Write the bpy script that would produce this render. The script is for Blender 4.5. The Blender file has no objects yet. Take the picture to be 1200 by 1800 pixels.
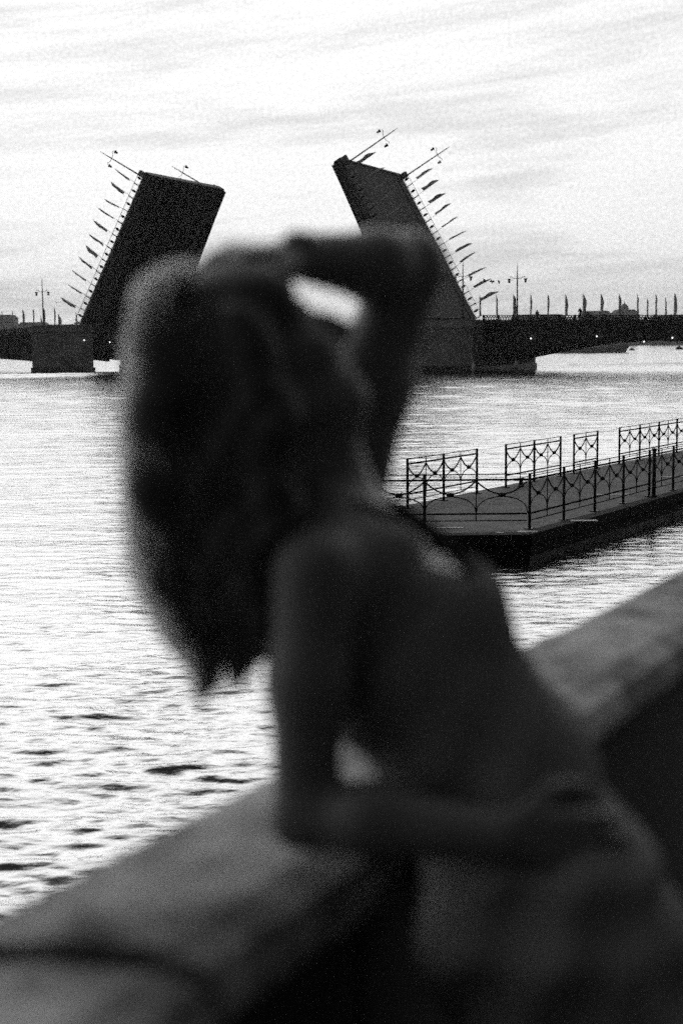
import bpy, bmesh, math, random
import numpy as np
from mathutils import Vector, Matrix
random.seed(7); rng = np.random.default_rng(11)
R = math.radians
sc = bpy.context.scene
col = sc.collection

# ------------------------------------------------------------------ camera
cd = bpy.data.cameras.new('camera'); cam = bpy.data.objects.new('camera', cd); col.objects.link(cam)
cd.sensor_fit = 'VERTICAL'; cd.sensor_height = 36; cd.sensor_width = 24; cd.lens = 50
cd.clip_start = .05; cd.clip_end = 9000
PITCH, ROLL = R(6.72), R(.614)
cp, sp, cr, sr = math.cos(PITCH), math.sin(PITCH), math.cos(ROLL), math.sin(ROLL)
FW = Vector((0, cp, -sp)); UP0 = Vector((0, sp, cp)); RT0 = Vector((1, 0, 0))
RT = RT0*cr - UP0*sr; UP = RT0*sr + UP0*cr
m = Matrix((RT, UP, -FW)).transposed().to_4x4(); m.translation = Vector((0, 0, 4.6))
cam.matrix_world = m
cd.dof.use_dof = True; cd.dof.focus_distance = 38; cd.dof.aperture_fstop = 2.0
sc.camera = cam

# ------------------------------------------------------------------ sky, sun, exposure
SUN_EL, SUN_AZ = R(7), R(-24)                   # azimuth from +Y towards +X
w = bpy.data.worlds.new('World'); sc.world = w; w.use_nodes = True
nt = w.node_tree; nt.nodes.clear()
def N(t, **k):
    n = nt.nodes.new(t)
    for a, b in k.items(): setattr(n, a, b)
    return n
def L(a, b): nt.links.new(a, b)
def MATH(op, a, b=None, c=None, clamp=False):
    n = N('ShaderNodeMath', operation=op); n.use_clamp = clamp
    for i, v in enumerate((a, b, c)):
        if v is None: continue
        if isinstance(v, (int, float)): n.inputs[i].default_value = v
        else: L(v, n.inputs[i])
    return n.outputs[0]
sky = N('ShaderNodeTexSky', sky_type='NISHITA'); sky.sun_disc = False
sky.sun_elevation = SUN_EL; sky.sun_rotation = SUN_AZ; sky.dust_density = 3.5; sky.air_density = 1.0
bw = N('ShaderNodeRGBToBW'); L(sky.outputs[0], bw.inputs[0])
# thin bright overcast: compress the clear-sky values; thick dims the unseen sky away from the glow to deepen shade
x2 = MATH('POWER', bw.outputs[0], 1.8); veil = MATH('DIVIDE', MATH('ADD', x2, .5), MATH('ADD', x2, 1.7))
tc = N('ShaderNodeTexCoord'); sep = N('ShaderNodeSeparateXYZ'); L(tc.outputs['Generated'], sep.inputs[0])
glow = N('ShaderNodeVectorMath', operation='DOT_PRODUCT'); L(tc.outputs['Generated'], glow.inputs[0]); glow.inputs[1].default_value = (math.sin(SUN_AZ), math.cos(SUN_AZ), 0)
thick = N('ShaderNodeMapRange'); thick.interpolation_type = 'SMOOTHSTEP'; L(glow.outputs['Value'], thick.inputs[0])
thick.inputs[1].default_value = -.55; thick.inputs[2].default_value = .85; thick.inputs[3].default_value = .06; thick.inputs[4].default_value = 1.0
az_ = MATH('ARCTAN2', sep.outputs[0], sep.outputs[1]); el_ = MATH('ARCSINE', sep.outputs[2])
el2 = MATH('SUBTRACT', el_, MATH('MULTIPLY', az_, MATH('ADD', MATH('MULTIPLY', el_, .5), .01)))
comb = N('ShaderNodeCombineXYZ'); L(az_, comb.inputs[0]); L(el2, comb.inputs[1])
def cloud(sx, sy, detail, rough, dist, off):
    mp = N('ShaderNodeMapping'); L(comb.outputs[0], mp.inputs[0]); mp.inputs['Scale'].default_value = (sx, sy, 1); mp.inputs['Location'].default_value = off
    n = N('ShaderNodeTexNoise'); L(mp.outputs[0], n.inputs[0]); n.inputs['Scale'].default_value = 1
    n.inputs['Detail'].default_value = detail; n.inputs['Roughness'].default_value = rough; n.inputs['Distortion'].default_value = dist
    return n.outputs[0]
c1 = cloud(4.2, 26, 6, .55, .5, (3.1, .7, 0)); c2 = cloud(9, 110, 6, .6, .3, (1.3, 8.2, 0))
cc = MATH('ADD', MATH('MULTIPLY', c1, .7), MATH('MULTIPLY', c2, .3))
streak = N('ShaderNodeMapRange'); streak.interpolation_type = 'SMOOTHSTEP'; L(cc, streak.inputs[0])
streak.inputs[1].default_value = .45; streak.inputs[2].default_value = .66; streak.inputs[3].default_value = 1.0; streak.inputs[4].default_value = .76
grain_noise = cloud(380, 460, 8, .75, 0, (0, 0, 5))           # fine noise added to the sky as film grain
grain = MATH('ADD', MATH('MULTIPLY', grain_noise, .9), .55)
lum = MATH('MULTIPLY', MATH('MULTIPLY', MATH('MULTIPLY', veil, streak.outputs[0]), thick.outputs[0]), MATH('MULTIPLY', grain, 9.2))
bg = N('ShaderNodeBackground'); L(lum, bg.inputs[0]); bg.inputs[1].default_value = .12
wo = N('ShaderNodeOutputWorld'); L(bg.outputs[0], wo.inputs[0])

sd = bpy.data.lights.new('sun', 'SUN'); sun = bpy.data.objects.new('sun', sd); col.objects.link(sun)
sd.energy = .6; sd.angle = R(85); sd.color = (1, 1, 1)
sdir = Vector((math.sin(SUN_AZ)*math.cos(SUN_EL), math.cos(SUN_AZ)*math.cos(SUN_EL), math.sin(SUN_EL)))
sun.rotation_euler = sdir.to_track_quat('Z', 'Y').to_euler(); sun.location = (-60, 120, 60)
vs = sc.view_settings; vs.view_transform = 'Standard'; vs.look = 'None'; vs.gamma = 1; vs.use_curve_mapping = False
vs.exposure = 0.04
sc.render.engine = 'CYCLES'
sc.cycles.use_denoising = False; sc.cycles.use_adaptive_sampling = True; sc.cycles.adaptive_threshold = .12; sc.cycles.adaptive_min_samples = 28
sc.cycles.max_bounces = 6; sc.cycles.diffuse_bounces = 2; sc.cycles.glossy_bounces = 3
sc.cycles.caustics_reflective = False

# ------------------------------------------------------------------ materials (neutral greys: a black and white photograph)
def mat(name, base, rough=.7, var=0., scale=4., bump=0., bscale=None, spec=.3, metal=0., trans=0., detail=6, stretch=None):
    M = bpy.data.materials.new(name); M.use_nodes = True; t = M.node_tree; b = t.nodes['Principled BSDF']
    b.inputs['Roughness'].default_value = rough; b.inputs['Specular IOR Level'].default_value = spec; b.inputs['Metallic'].default_value = metal
    b.inputs['Base Color'].default_value = (base, base, base, 1)
    if var or bump:
        tc = t.nodes.new('ShaderNodeTexCoord'); mp = t.nodes.new('ShaderNodeMapping'); t.links.new(tc.outputs['Object'], mp.inputs[0])
        if stretch: mp.inputs['Scale'].default_value = stretch
    if var:
        n = t.nodes.new('ShaderNodeTexNoise'); n.inputs['Scale'].default_value = scale; n.inputs['Detail'].default_value = detail; n.inputs['Roughness'].default_value = .65
        t.links.new(mp.outputs[0], n.inputs[0])
        r = t.nodes.new('ShaderNodeMapRange'); t.links.new(n.outputs[0], r.inputs[0]); r.inputs[1].default_value = .34; r.inputs[2].default_value = .66
        r.inputs[3].default_value = base*(1-var); r.inputs[4].default_value = base*(1+var)
        t.links.new(r.outputs[0], b.inputs['Base Color'])
    if bump:
        n = t.nodes.new('ShaderNodeTexNoise'); n.inputs['Scale'].default_value = bscale or scale*6; n.inputs['Detail'].default_value = 6
        t.links.new(mp.outputs[0], n.inputs[0])
        bp = t.nodes.new('ShaderNodeBump'); bp.inputs['Strength'].default_value = bump; bp.inputs['Distance'].default_value = .01
        t.links.new(n.outputs[0], bp.inputs['Height']); t.links.new(bp.outputs[0], b.inputs['Normal'])
    if trans:
        tr = t.nodes.new('ShaderNodeBsdfTranslucent'); tr.inputs[0].default_value = (trans, trans, trans, 1)
        ad = t.nodes.new('ShaderNodeAddShader'); t.links.new(b.outputs[0], ad.inputs[0]); t.links.new(tr.outputs[0], ad.inputs[1])
        t.links.new(ad.outputs[0], t.nodes['Material Output'].inputs[0])
    return M
def emis(name, s):
    M = bpy.data.materials.new(name); M.use_nodes = True; b = M.node_tree.nodes['Principled BSDF']
    b.inputs['Emission Color'].default_value = (1, 1, 1, 1); b.inputs['Emission Strength'].default_value = s; return M
M = dict(
 granite=mat('granite', .33, .75, .8, 6, .5, 120, spec=.25), granite_shade=mat('shaded_granite', .07, .8, .6, .5, .5, 6, spec=.2),  # wall and plinth granite darkened, their shade put into the colour
 pier_stone=mat('river_pier_granite', .22, .85, .45, .35, .4, 3, spec=.15), pier_wet=mat('wet_stone', .02, .5, .4, 1.2, spec=.3),
 steel=mat('painted_steel', .022, .6, .35, .6, spec=.25), steel_mid=mat('grey_painted_steel', .11, .6, .4, .8, spec=.25),
 stringer=mat('pale_steel_rib', .2, .6, .4, .8, spec=.25), iron=mat('wrought_iron', .010, .5, .3, 12, spec=.3), asphalt=mat('asphalt', .16, .9, .35, .9, .3, 30, spec=.2),  # stringers lighter in tone than the other underside steel
 pale=mat('pale_paint', .6, .6, .2, 2), flag=mat('flag_fabric', .35, .85, .5, 1.5, spec=.1, trans=.2),
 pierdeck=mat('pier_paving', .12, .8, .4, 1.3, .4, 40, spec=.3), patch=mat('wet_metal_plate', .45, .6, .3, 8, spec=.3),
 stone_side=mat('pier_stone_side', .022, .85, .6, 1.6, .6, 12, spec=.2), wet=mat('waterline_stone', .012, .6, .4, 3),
 hull=mat('boat_hull_grey', .42, .5, .2, .4), white=mat('boat_white', .85, .5, .1, .5), rubber=mat('black_rubber', .012, .7, .3, 2),
 build=mat('far_facade', .3, .9, .35, .12), roof=mat('far_roof', .10, .9, .3, .1), tree=mat('far_foliage', .05, .9, .5, .2),
 window=mat('far_window', .03, .2), skin=mat('skin', .12, .42, .12, 14, .15, 220, spec=.5), hair=mat('hair', .055, .45, .5, 25, spec=.25),
 frizz=mat('hair_frizz', .12, .4, .3, 25, spec=.6, trans=.88),  # backlit edge of the hair painted in as bright translucent strands
 wisp=mat('hair_lock', .17, .45, .4, 25, spec=.3, trans=.1), dress=mat('dress_fabric', .19, .9, .18, 6, .4, 500, spec=.08),
 strap=mat('dress_strap', .05, .9, .2, 40, spec=.05), eye=mat('eye', .5, .15, spec=.5), nail=mat('nail', .3, .3), shoe=mat('shoe_leather', .02, .4),
 pavement=mat('pavement_slab', .10, .85, .4, 2, .4, 40), cloth=mat('dark_clothing', .02, .9), gull=mat('gull_feather', .12, .8), far=mat('far_bank', .05, .95, .4, .02),
 lamp=emis('signal_light', 1.6), glass=mat('lamp_glass', .3, .2), sign=mat('signal_board', .16, .7))

# ------------------------------------------------------------------ helpers
class MB:
    """collects shapes into ONE mesh"""
    def __init__(s): s.v = []; s.f = []; s.sm = []
    def add(s, v, f, smooth=False):
        o = len(s.v); s.v += [tuple(p) for p in v]; s.f += [tuple(i+o for i in q) for q in f]; s.sm += [smooth]*len(f); return s
    def box(s, x0, x1, y0, y1, z0, z1):
        v = [(x, y, z) for z in (z0, z1) for x, y in ((x0, y0), (x1, y0), (x1, y1), (x0, y1))]
        return s.add(v, [(3, 2, 1, 0), (4, 5, 6, 7), (0, 1, 5, 4), (1, 2, 6, 5), (2, 3, 7, 6), (3, 0, 4, 7)])
    def cbox(s, x0, x1, y0, y1, z0, z1, c=.02):
        """box with chamfered edges"""
        bm = bmesh.new(); bmesh.ops.create_cube(bm, size=1)
        for q in bm.verts: q.co = Vector((x0+(q.co.x+.5)*(x1-x0), y0+(q.co.y+.5)*(y1-y0), z0+(q.co.z+.5)*(z1-z0)))
        bmesh.ops.bevel(bm, geom=bm.edges[:], offset=c, segments=2, affect='EDGES', profile=.6)
        bm.verts.index_update(); s.add([q.co[:] for q in bm.verts], [[q.index for q in f.verts] for f in bm.faces], False); bm.free(); return s
    def beam(s, p, q, w, h=None, up=(0, 0, 1)):
        p = Vector(p); q = Vector(q); h = h or w; d = (q-p).normalized(); u = Vector(up)
        if abs(d.dot(u)) > .95: u = Vector((1, 0, 0)) if abs(d.x) < .9 else Vector((0, 1, 0))
        a = d.cross(u).normalized(); b = a.cross(d)
        v = [e + a*i*w/2 + b*j*h/2 for e in (p, q) for i, j in ((-1, -1), (1, -1), (1, 1), (-1, 1))]
        return s.add(v, [(3, 2, 1, 0), (4, 5, 6, 7), (0, 1, 5, 4), (1, 2, 6, 5), (2, 3, 7, 6), (3, 0, 4, 7)])
    def tube(s, pts, r, n=8, caps=True):
        pts = [Vector(p) for p in pts]; rs = r if hasattr(r, '__len__') else [r]*len(pts); v = []; f = []; ref = None
        for i, p in enumerate(pts):
            d = (pts[min(i+1, len(pts)-1)]-pts[max(i-1, 0)]).normalized()
            if ref is None or abs(d.dot(ref)) > .97: ref = Vector((0, 0, 1)) if abs(d.z) < .9 else Vector((1, 0, 0))
            a = d.cross(ref).normalized(); b = a.cross(d); ref = b
            v += [p + (a*math.cos(2*math.pi*k/n)+b*math.sin(2*math.pi*k/n))*rs[i] for k in range(n)]
        for i in range(len(pts)-1):
            for k in range(n): f.append((i*n+k, i*n+(k+1) % n, (i+1)*n+(k+1) % n, (i+1)*n+k))
        if caps: f.append(tuple(range(n-1, -1, -1))); f.append(tuple((len(pts)-1)*n+k for k in range(n)))
        return s.add(v, f, True)
    def lathe(s, prof, c=(0, 0, 0), n=20, sx=1, sy=1):
        v = []; f = []
        for r, z in prof: v += [(c[0]+r*sx*math.cos(2*math.pi*k/n), c[1]+r*sy*math.sin(2*math.pi*k/n), c[2]+z) for k in range(n)]
        for i in range(len(prof)-1):
            for k in range(n): f.append((i*n+k, i*n+(k+1) % n, (i+1)*n+(k+1) % n, (i+1)*n+k))
        f.append(tuple(range(n-1, -1, -1))); f.append(tuple((len(prof)-1)*n+k for k in range(n)))
        return s.add(v, f, True)
    def prism(s, poly, y0, y1):
        """polygon in x,z extruded along y"""
        n = len(poly); v = [(x, y0, z) for x, z in poly]+[(x, y1, z) for x, z in poly]
        return s.add(v, [tuple(range(n)), tuple(range(2*n-1, n-1, -1))]+[(i+n, (i+1) % n+n, (i+1) % n, i) for i in range(n)])
    def slab(s, poly, z0, z1):
        n = len(poly); v = [(x, y, z0) for x, y in poly]+[(x, y, z1) for x, y in poly]
        return s.add(v, [tuple(range(n-1, -1, -1)), tuple(range(n, 2*n))]+[(i, (i+1) % n, (i+1) % n+n, i+n) for i in range(n)])
    def mesh(s, name, m=None):
        me = bpy.data.meshes.new(name); me.from_pydata(s.v, [], s.f); me.polygons.foreach_set('use_smooth', s.sm)
        if m: me.materials.append(m)
        return me
    def build(s, name, m, parent=None): return link(name, s.mesh(name, m), parent)
def link(name, me, parent=None, loc=None, rz=None):
    o = bpy.data.objects.new(name, me); col.objects.link(o)
    if parent: o.parent = parent
    if loc is not None: o.location = loc
    if rz is not None: o.rotation_euler = (0, 0, rz)
    return o
def tag(o, label=None, cat=None, group=None, kind=None):
    for k, v in (('label', label), ('category', cat), ('group', group), ('kind', kind)):
        if v: o[k] = v
    return o
def empty(name, loc=(0, 0, 0), rz=0, matrix=None):
    o = bpy.data.objects.new(name, None); col.objects.link(o); o.empty_display_size = .2
    if matrix is not None: o.matrix_world = matrix
    else: o.location = loc; o.rotation_euler = (0, 0, rz)
    return o
ORD = ['first', 'second', 'third', 'fourth', 'fifth', 'sixth', 'seventh', 'eighth', 'ninth', 'tenth', 'eleventh', 'twelfth', 'thirteenth', 'fourteenth',
       'fifteenth', 'sixteenth', 'seventeenth', 'eighteenth', 'nineteenth', 'twentieth', 'twenty-first', 'twenty-second', 'twenty-third', 'twenty-fourth', 'twenty-fifth', 'twenty-sixth']

# ------------------------------------------------------------------ water
def build_water():
    r = [3.2]
    while r[-1] < 290: r.append(r[-1]*1.0026+.006)
    while r[-1] < 2250: r.append(r[-1]*1.03)
    r = np.array(r); az = np.radians(np.linspace(-23, 23, 620))
    RR, AZ = np.meshgrid(r, az, indexing='ij'); X = RR*np.sin(AZ); Y = RR*np.cos(AZ); H = np.zeros_like(X)
    # wind waves: many directional components, amplitude from a slope spectrum
    nw = 84
    for i in range(nw):
        lam = .17*(20**((i+rng.random())/nw)); k = 2*math.pi/lam
        th = rng.normal(R(96), R(19)); ph = rng.random()*6.283
        slope = .033*(.55+.75*math.exp(-((math.log(lam/.36))/.7)**2))*(1 if lam < .7 else .5)*np.clip(RR/55, .85, 1.7) 
        fade = np.clip(1.5-(RR*.0026+.006)/(lam*.3), 0, 1)
        kx, ky = k*math.cos(th), k*math.sin(th)
        wob = .9*np.sin(X*k*.13+Y*k*.06+ph*3)+.5*np.sin(-X*k*.21+Y*k*.09+ph*5)
        p = kx*X+ky*Y+ph+wob
        H += fade*slope/k*(np.sin(p)+.18*np.sin(2*p+.6))
    # patches of calmer and rougher water
    g = .75+.3*np.sin(X*.19+1.3*np.sin(Y*.05))*np.sin(Y*.11+X*.04+.8)+.15*np.sin(X*.47+Y*.23)
    H *= np.clip(g, .35, 1.4)
    # the wake line that runs across the river just before the bridge
    A = np.array([-53.06, 223.03]); B = np.array([66.45, 276.99]); d = (B-A)/np.linalg.norm(B-A); nn = np.array([-d[1], d[0]])
    s_ = (X-A[0])*nn[0]+(Y-A[1])*nn[1]; t_ = (X-A[0])*d[0]+(Y-A[1])*d[1]
    H += .62*np.exp(-((s_+1.2*np.sin(t_*.05))/1.15)**2)
    nr, na = X.shape
    me = bpy.data.meshes.new('water'); me.vertices.add(nr*na)
    me.vertices.foreach_set('co', np.stack([X, Y, H], -1).reshape(-1).astype(np.float32))
    ii = np.arange((nr-1)*na).reshape(nr-1, na)[:, :-1].ravel()
    q = np.stack([ii, ii+na, ii+na+1, ii+1], -1)[:, ::-1].astype(np.int32)
    me.loops.add(q.size); me.loops.foreach_set('vertex_index', q.ravel()); me.polygons.add(len(q))
    me.polygons.foreach_set('loop_start', np.arange(len(q), dtype=np.int32)*4); me.polygons.foreach_set('loop_total', np.full(len(q), 4, np.int32))
    me.polygons.foreach_set('use_smooth', np.ones(len(q), bool)); me.update()
    Mw = bpy.data.materials.new('river_water'); Mw.use_nodes = True; t = Mw.node_tree; t.nodes.clear()
    out = t.nodes.new('ShaderNodeOutputMaterial'); mix = t.nodes.new('ShaderNodeMixShader')
    dif = t.nodes.new('ShaderNodeBsdfDiffuse'); dif.inputs[0].default_value = (.006, .006, .006, 1)
    gl = t.nodes.new('ShaderNodeBsdfGlossy'); gl.inputs[0].default_value = (.75, .75, .75, 1); gl.inputs['Roughness'].default_value = .14
    tcn = t.nodes.new('ShaderNodeTexCoord')
    def noise(scale, st, det):
        mp = t.nodes.new('ShaderNodeMapping'); mp.inputs['Scale'].default_value = st; mp.inputs['Rotation'].default_value = (0, 0, R(6)); t.links.new(tcn.outputs['Object'], mp.inputs[0])
        n = t.nodes.new('ShaderNodeTexNoise'); n.inputs['Scale'].default_value = scale; n.inputs['Detail'].default_value = det; t.links.new(mp.outputs[0], n.inputs[0]); return n
    n1 = noise(3.2, (.6, 1.0, 1), 5); n2 = noise(.35, (.45, 1.0, 1), 6)
    b1 = t.nodes.new('ShaderNodeBump'); b1.inputs['Strength'].default_value = .9; b1.inputs['Distance'].default_value = .05
    b2 = t.nodes.new('ShaderNodeBump'); b2.inputs['Strength'].default_value = .5; b2.inputs['Distance'].default_value = .28
    t.links.new(n1.outputs[0], b1.inputs['Height']); t.links.new(n2.outputs[0], b2.inputs['Height']); t.links.new(b1.outputs[0], b2.inputs['Normal'])
    lw = t.nodes.new('ShaderNodeLayerWeight'); lw.inputs['Blend'].default_value = .5; t.links.new(b2.outputs[0], lw.inputs['Normal']); t.links.new(b2.outputs[0], gl.inputs['Normal'])
    mr = t.nodes.new('ShaderNodeMapRange'); mr.interpolation_type = 'SMOOTHSTEP'; t.links.new(lw.outputs['Facing'], mr.inputs[0])
    mr.inputs[1].default_value = .44; mr.inputs[2].default_value = .72; mr.inputs[3].default_value = .03; mr.inputs[4].default_value = 1.0
    t.links.new(mr.outputs[0], mix.inputs[0]); t.links.new(dif.outputs[0], mix.inputs[1]); t.links.new(gl.outputs[0], mix.inputs[2]); t.links.new(mix.outputs[0], out.inputs[0])
    me.materials.append(Mw)
    tag(link('water', me), kind='structure')
build_water()

# far bank: a low embankment strip and quays
mb = MB(); fb = [(-900, 1640), (-420, 1700), (0, 1720), (300, 1650), (520, 1500), (800, 1350)]
for (x0, y0), (x1, y1) in zip(fb, fb[1:]):
    mb.slab([(x0, y0), (x1, y1), (x1+60, y1+400), (x0-60, y0+400)], -1, 4.3)
tag(mb.build('riverbank', M['far']), kind='structure')

# pavement behind the parapet; its outer side is the quay face
WD = Vector((math.sin(R(29.1)), math.cos(R(29.1)), 0)); WN = Vector((-WD.y, WD.x, 0))     # along the parapet, and towards the river
def wp(t, p): return WD*t + WN*p
mb = MB(); mb.slab([wp(a, b)[:2] for a, b in ((-12, -9), (40, -9), (40, 1.0), (-12, 1.0))][::1], -1.5, 3.05)
tag(mb.build('pavement', M['pavement']), kind='structure')

# ------------------------------------------------------------------ granite parapet (stones one by one)
def build_parapet():
    root = empty('parapet_wall', wp(0, .922)+Vector((0, 0, 3.061)), math.atan2(WD.y, WD.x))
    tag(root, 'thick pale granite embankment parapet that runs diagonally behind the woman', 'wall')
    joints = [-4.35, -2.55, -.75, 1.05, 2.84, 4.6, 6.4, 8.2, 10.0, 11.8]
    for i, (a, b) in enumerate(zip(joints, joints[1:])):
        dz = [0, .004, -.014, .003, -.004, .005, -.003, .004, 0][i]
        # local: x along the wall, y towards the river, z up from the pavement. Coping with a rounded top
        prof = [(-.130, .846), (-.148, .856), (-.152, .880), (-.138, .914), (-.092, .936), (.0, .944), (.095, .938), (.125, .925), (.142, .90), (.142, .846)]
        me = MB(); n = len(prof); xs = [a+.009, a+.026, b-.026, b-.009]; v = []; f = []
        for k, x in enumerate(xs):
            sc_ = .985 if k in (0, 3) else 1
            v += [(x-.5*y, y*sc_, .90+(z-.90)*sc_+dz) for y, z in prof]
        for k in range(3):
            for j in range(n): f.append((k*n+j, (k+1)*n+j, (k+1)*n+(j+1) % n, k*n+(j+1) % n))
        f.append(tuple(range(n))); f.append(tuple(3*n+j for j in range(n-1, -1, -1)))
        me.add(v, f, False); me.build('coping_stone', M['granite'], root)
    MB().box(joints[0]+.1, joints[-1]-.1, -.09, .10, -.05, .90).build('mortar_core', M['granite_shade'], root)
    for i, (a, b) in enumerate(zip(joints, joints[1:])):
        o = .45
        MB().cbox(a+o+.006, b+o-.006, -.105, .12, .17, .835, .012).build('wall_stone', M['granite_shade'], root)
        MB().cbox(a+o*.3+.006, b+o*.3-.006, -.135, .135, -.05, .168, .015).build('plinth_stone', M['granite_shade'], root)
build_parapet()

# ------------------------------------------------------------------ landing pier and its railings
PD = Vector((math.sin(R(32.3)), math.cos(R(32.3)), 0)); PN = Vector((-PD.y, PD.x, 0)); ZT = .6
def build_pier():
    c0 = Vector((3.94, 29.6, 0)); back = Vector((1.45, 34.95, 0))
    t = (back.y-29.45)/PD.y; tip = back-PD*t
    def rr(t): return c0+PD*t
    W_ = (back-c0).dot(PN)
    root = empty('landing_pier', c0); tag(root, 'low stone landing pier with dark paved top jutting into the river', 'pier')
    inv = -c0
    def xy(p): q = p+inv; return (q.x, q.y)
    far = 34
    poly = [xy(c0), xy(rr(far)), xy(rr(far)+PN*W_), xy(tip+PD*.9), xy(tip+Vector((.9, 0, 0)))]
    cx_ = sum(p[0] for p in poly)/5; cy_ = sum(p[1] for p in poly)/5
    inner = [(p[0]+(cx_-p[0])*.012, p[1]+(cy_-p[1])*.03) for p in poly]
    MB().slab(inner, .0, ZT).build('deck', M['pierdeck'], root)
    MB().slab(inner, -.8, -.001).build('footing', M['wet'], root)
    # facing stones: top course and two lower courses on both visible sides
    for p, d, nrm, ln in ((c0, PD, -PN, far), (tip+Vector((.9, 0, 0)), Vector((1, -.0, 0)), Vector((0, -1, 0)), (c0-tip).x-.9)):
        if d.x == 1: d = (c0-p).normalized(); nrm = Vector((d.y, -d.x, 0)); ln = (c0-p).length
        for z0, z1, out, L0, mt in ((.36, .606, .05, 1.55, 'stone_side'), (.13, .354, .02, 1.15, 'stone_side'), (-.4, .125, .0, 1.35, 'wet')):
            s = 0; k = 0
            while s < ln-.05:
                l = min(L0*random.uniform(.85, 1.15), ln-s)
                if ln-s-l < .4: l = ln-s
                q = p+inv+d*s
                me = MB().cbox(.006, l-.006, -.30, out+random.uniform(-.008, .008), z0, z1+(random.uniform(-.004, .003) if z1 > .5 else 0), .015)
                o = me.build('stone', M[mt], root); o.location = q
                # local x along d, local y towards nrm
                o.rotation_euler = (0, 0, math.atan2(d.y, d.x)); 
                if (Vector((-d.y, d.x, 0))).dot(nrm) < 0:
                    for v in o.data.vertices: v.co.y = -v.co.y
                    o.data.flip_normals()
                s += l; k += 1
    # bright wet plates let into the paving
    for (x, y, L_, w_) in ((2.35, 30.75, .62, .16), (3.94, 29.98, .42, .24), (5.45, 31.75, .6, .26), (7.1, 37.2, .9, .2), (9.9, 41.9, .9, .25), (3.35, 29.85, .16, .1)):
        MB().box(x-c0.x-L_/2, x-c0.x+L_/2, y-c0.y-w_/2, y-c0.y+w_/2, ZT+.004, ZT+.012).build('plate', M['patch'], root)
    return root
build_pier()

H_ = 1.21
def swag(a, b, z0, z1, n=9, sign=1):
    """hanging arc between two posts, lowest in the middle"""
    return [(a+(b-a)*i/n, 0, z1+(z0-z1)*abs(2*i/n-1)**1.9) for i in range(n+1)]
def railing(p0, direction, tposts, label, group=None, top=True, ends=(0, 0)):
    """posts at tposts along direction; each bay has a baluster, two swags, two arches and two bosses"""
    root = empty('railing', (p0.x, p0.y, ZT), math.atan2(direction.y, direction.x)); tag(root, label, 'railing', group)
    L0, L1 = tposts[0]-ends[0], tposts[-1]+ends[1]
    for t in tposts:
        mb = MB(); mb.tube([(t, 0, 0), (t, 0, H_-.02)], .034, 8); mb.tube([(t, 0, H_-.02), (t, 0, H_)], [.04, .028], 8)
        mb.cbox(t-.09, t+.09, -.09, .09, .004, .022, .004); mb.build('post', M['iron'], root)
    for a, b in zip(tposts, tposts[1:]):
        mid = (a+b)/2
        MB().tube([(mid, 0, .19), (mid, 0, H_-.02)], .013, 6).build('baluster', M['iron'], root)
        for u, v in ((a, mid), (mid, b)):
            MB().tube(swag(u+.02, v-.02, 1.03, .765), .019, 6).build('swag', M['iron'], root)
            q = [(u+(v-u)*(.5-.5*math.cos(math.pi*i/10)), 0, .34+.375*math.sin(math.pi*i/10)**.8) for i in range(11)]
            MB().tube(q, .013, 6).build('arch', M['iron'], root)
            c = (u+v)/2
            MB().lathe([(.0, -.055), (.055, -.05), (.085, -.02), (.09, .01), (.06, .04), (.0, .045)], (c, 0, .755), 10, 1, .6).build('boss', M['iron'], root)
    for z, r_ in ((H_-.015, .011), (1.075, .022), (.34, .021), (.19, .012)):
        MB().tube([(L0, 0, z), (L1, 0, z)], r_, 8).build('rail', M['iron'], root)
    return root
cR = Vector((4.047, 30.43, 0)); fd = Vector((-1, .02, 0)).normalized()
railing(cR+fd*.06, fd, [2.2, 4.4], 'front railing at the tip of the stone pier with wide hanging arcs', ends=(2.2, .4))
# its corner half: bay between the corner post (which belongs to the long side) and the second post
def corner_bay():
    root = [o for o in bpy.data.objects if o.name == 'railing'][0]
    a, b = -.02, 2.2; mid = (a+b)/2
    MB().tube([(mid, 0, .19), (mid, 0, H_-.02)], .013, 6).build('baluster', M['iron'], root)
    for u, v in ((a, mid), (mid, b)):
        MB().tube(swag(u+.02, v-.02, 1.03, .765), .019, 6).build('swag', M['iron'], root)
        q = [(u+(v-u)*(.5-.5*math.cos(math.pi*i/10)), 0, .34+.375*math.sin(math.pi*i/10)**.8) for i in range(11)]
        MB().tube(q, .013, 6).build('arch', M['iron'], root)
        MB().lathe([(.0, -.055), (.055, -.05), (.085, -.02), (.09, .01), (.06, .04), (.0, .045)], ((u+v)/2, 0, .755), 10, 1, .6).build('boss', M['iron'], root)
corner_bay()
railing(cR, PD, [i*1.83 for i in range(14)], 'long iron railing along the near side edge of the stone pier')
bR = Vector((1.62, 34.64, 0)); S_ = 1.87; G = 'railing sections along the far edge of the pier'
railing(bR, PD, [0, S_, 2*S_], 'far-edge railing section of two bays beside the woman’s chest', G)
railing(bR, PD, [5.51, 5.51+S_, 5.51+2*S_], 'middle far-edge railing section of two bays behind the long railing', G)
railing(bR, PD, [10.26, 10.26+S_], 'shortest far-edge railing section, a single bay between two openings', G)
railing(bR, PD, [14.01+S_*i for i in range(8)], 'longest far-edge railing section running out past the frame edge', G)
for a, b, lb in ((2*S_, 5.51, 'thin safety wire across the gap nearest the pier tip'), (5.51+2*S_, 10.26, 'short thin safety wire between the two-bay and one-bay railing sections'),
                 (10.26+S_, 14.01, 'thin safety wire before the longest railing section')):
    o = MB().tube([(bR+PD*(a+(b-a)*i/6)+Vector((0, 0, ZT+H_-.03-.03*(1-(i/3-1)**2))))[:] for i in range(7)], .004, 5).build('safety_wire', M['iron']); tag(o, lb, 'wire', 'safety wires across the railing gaps')
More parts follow.
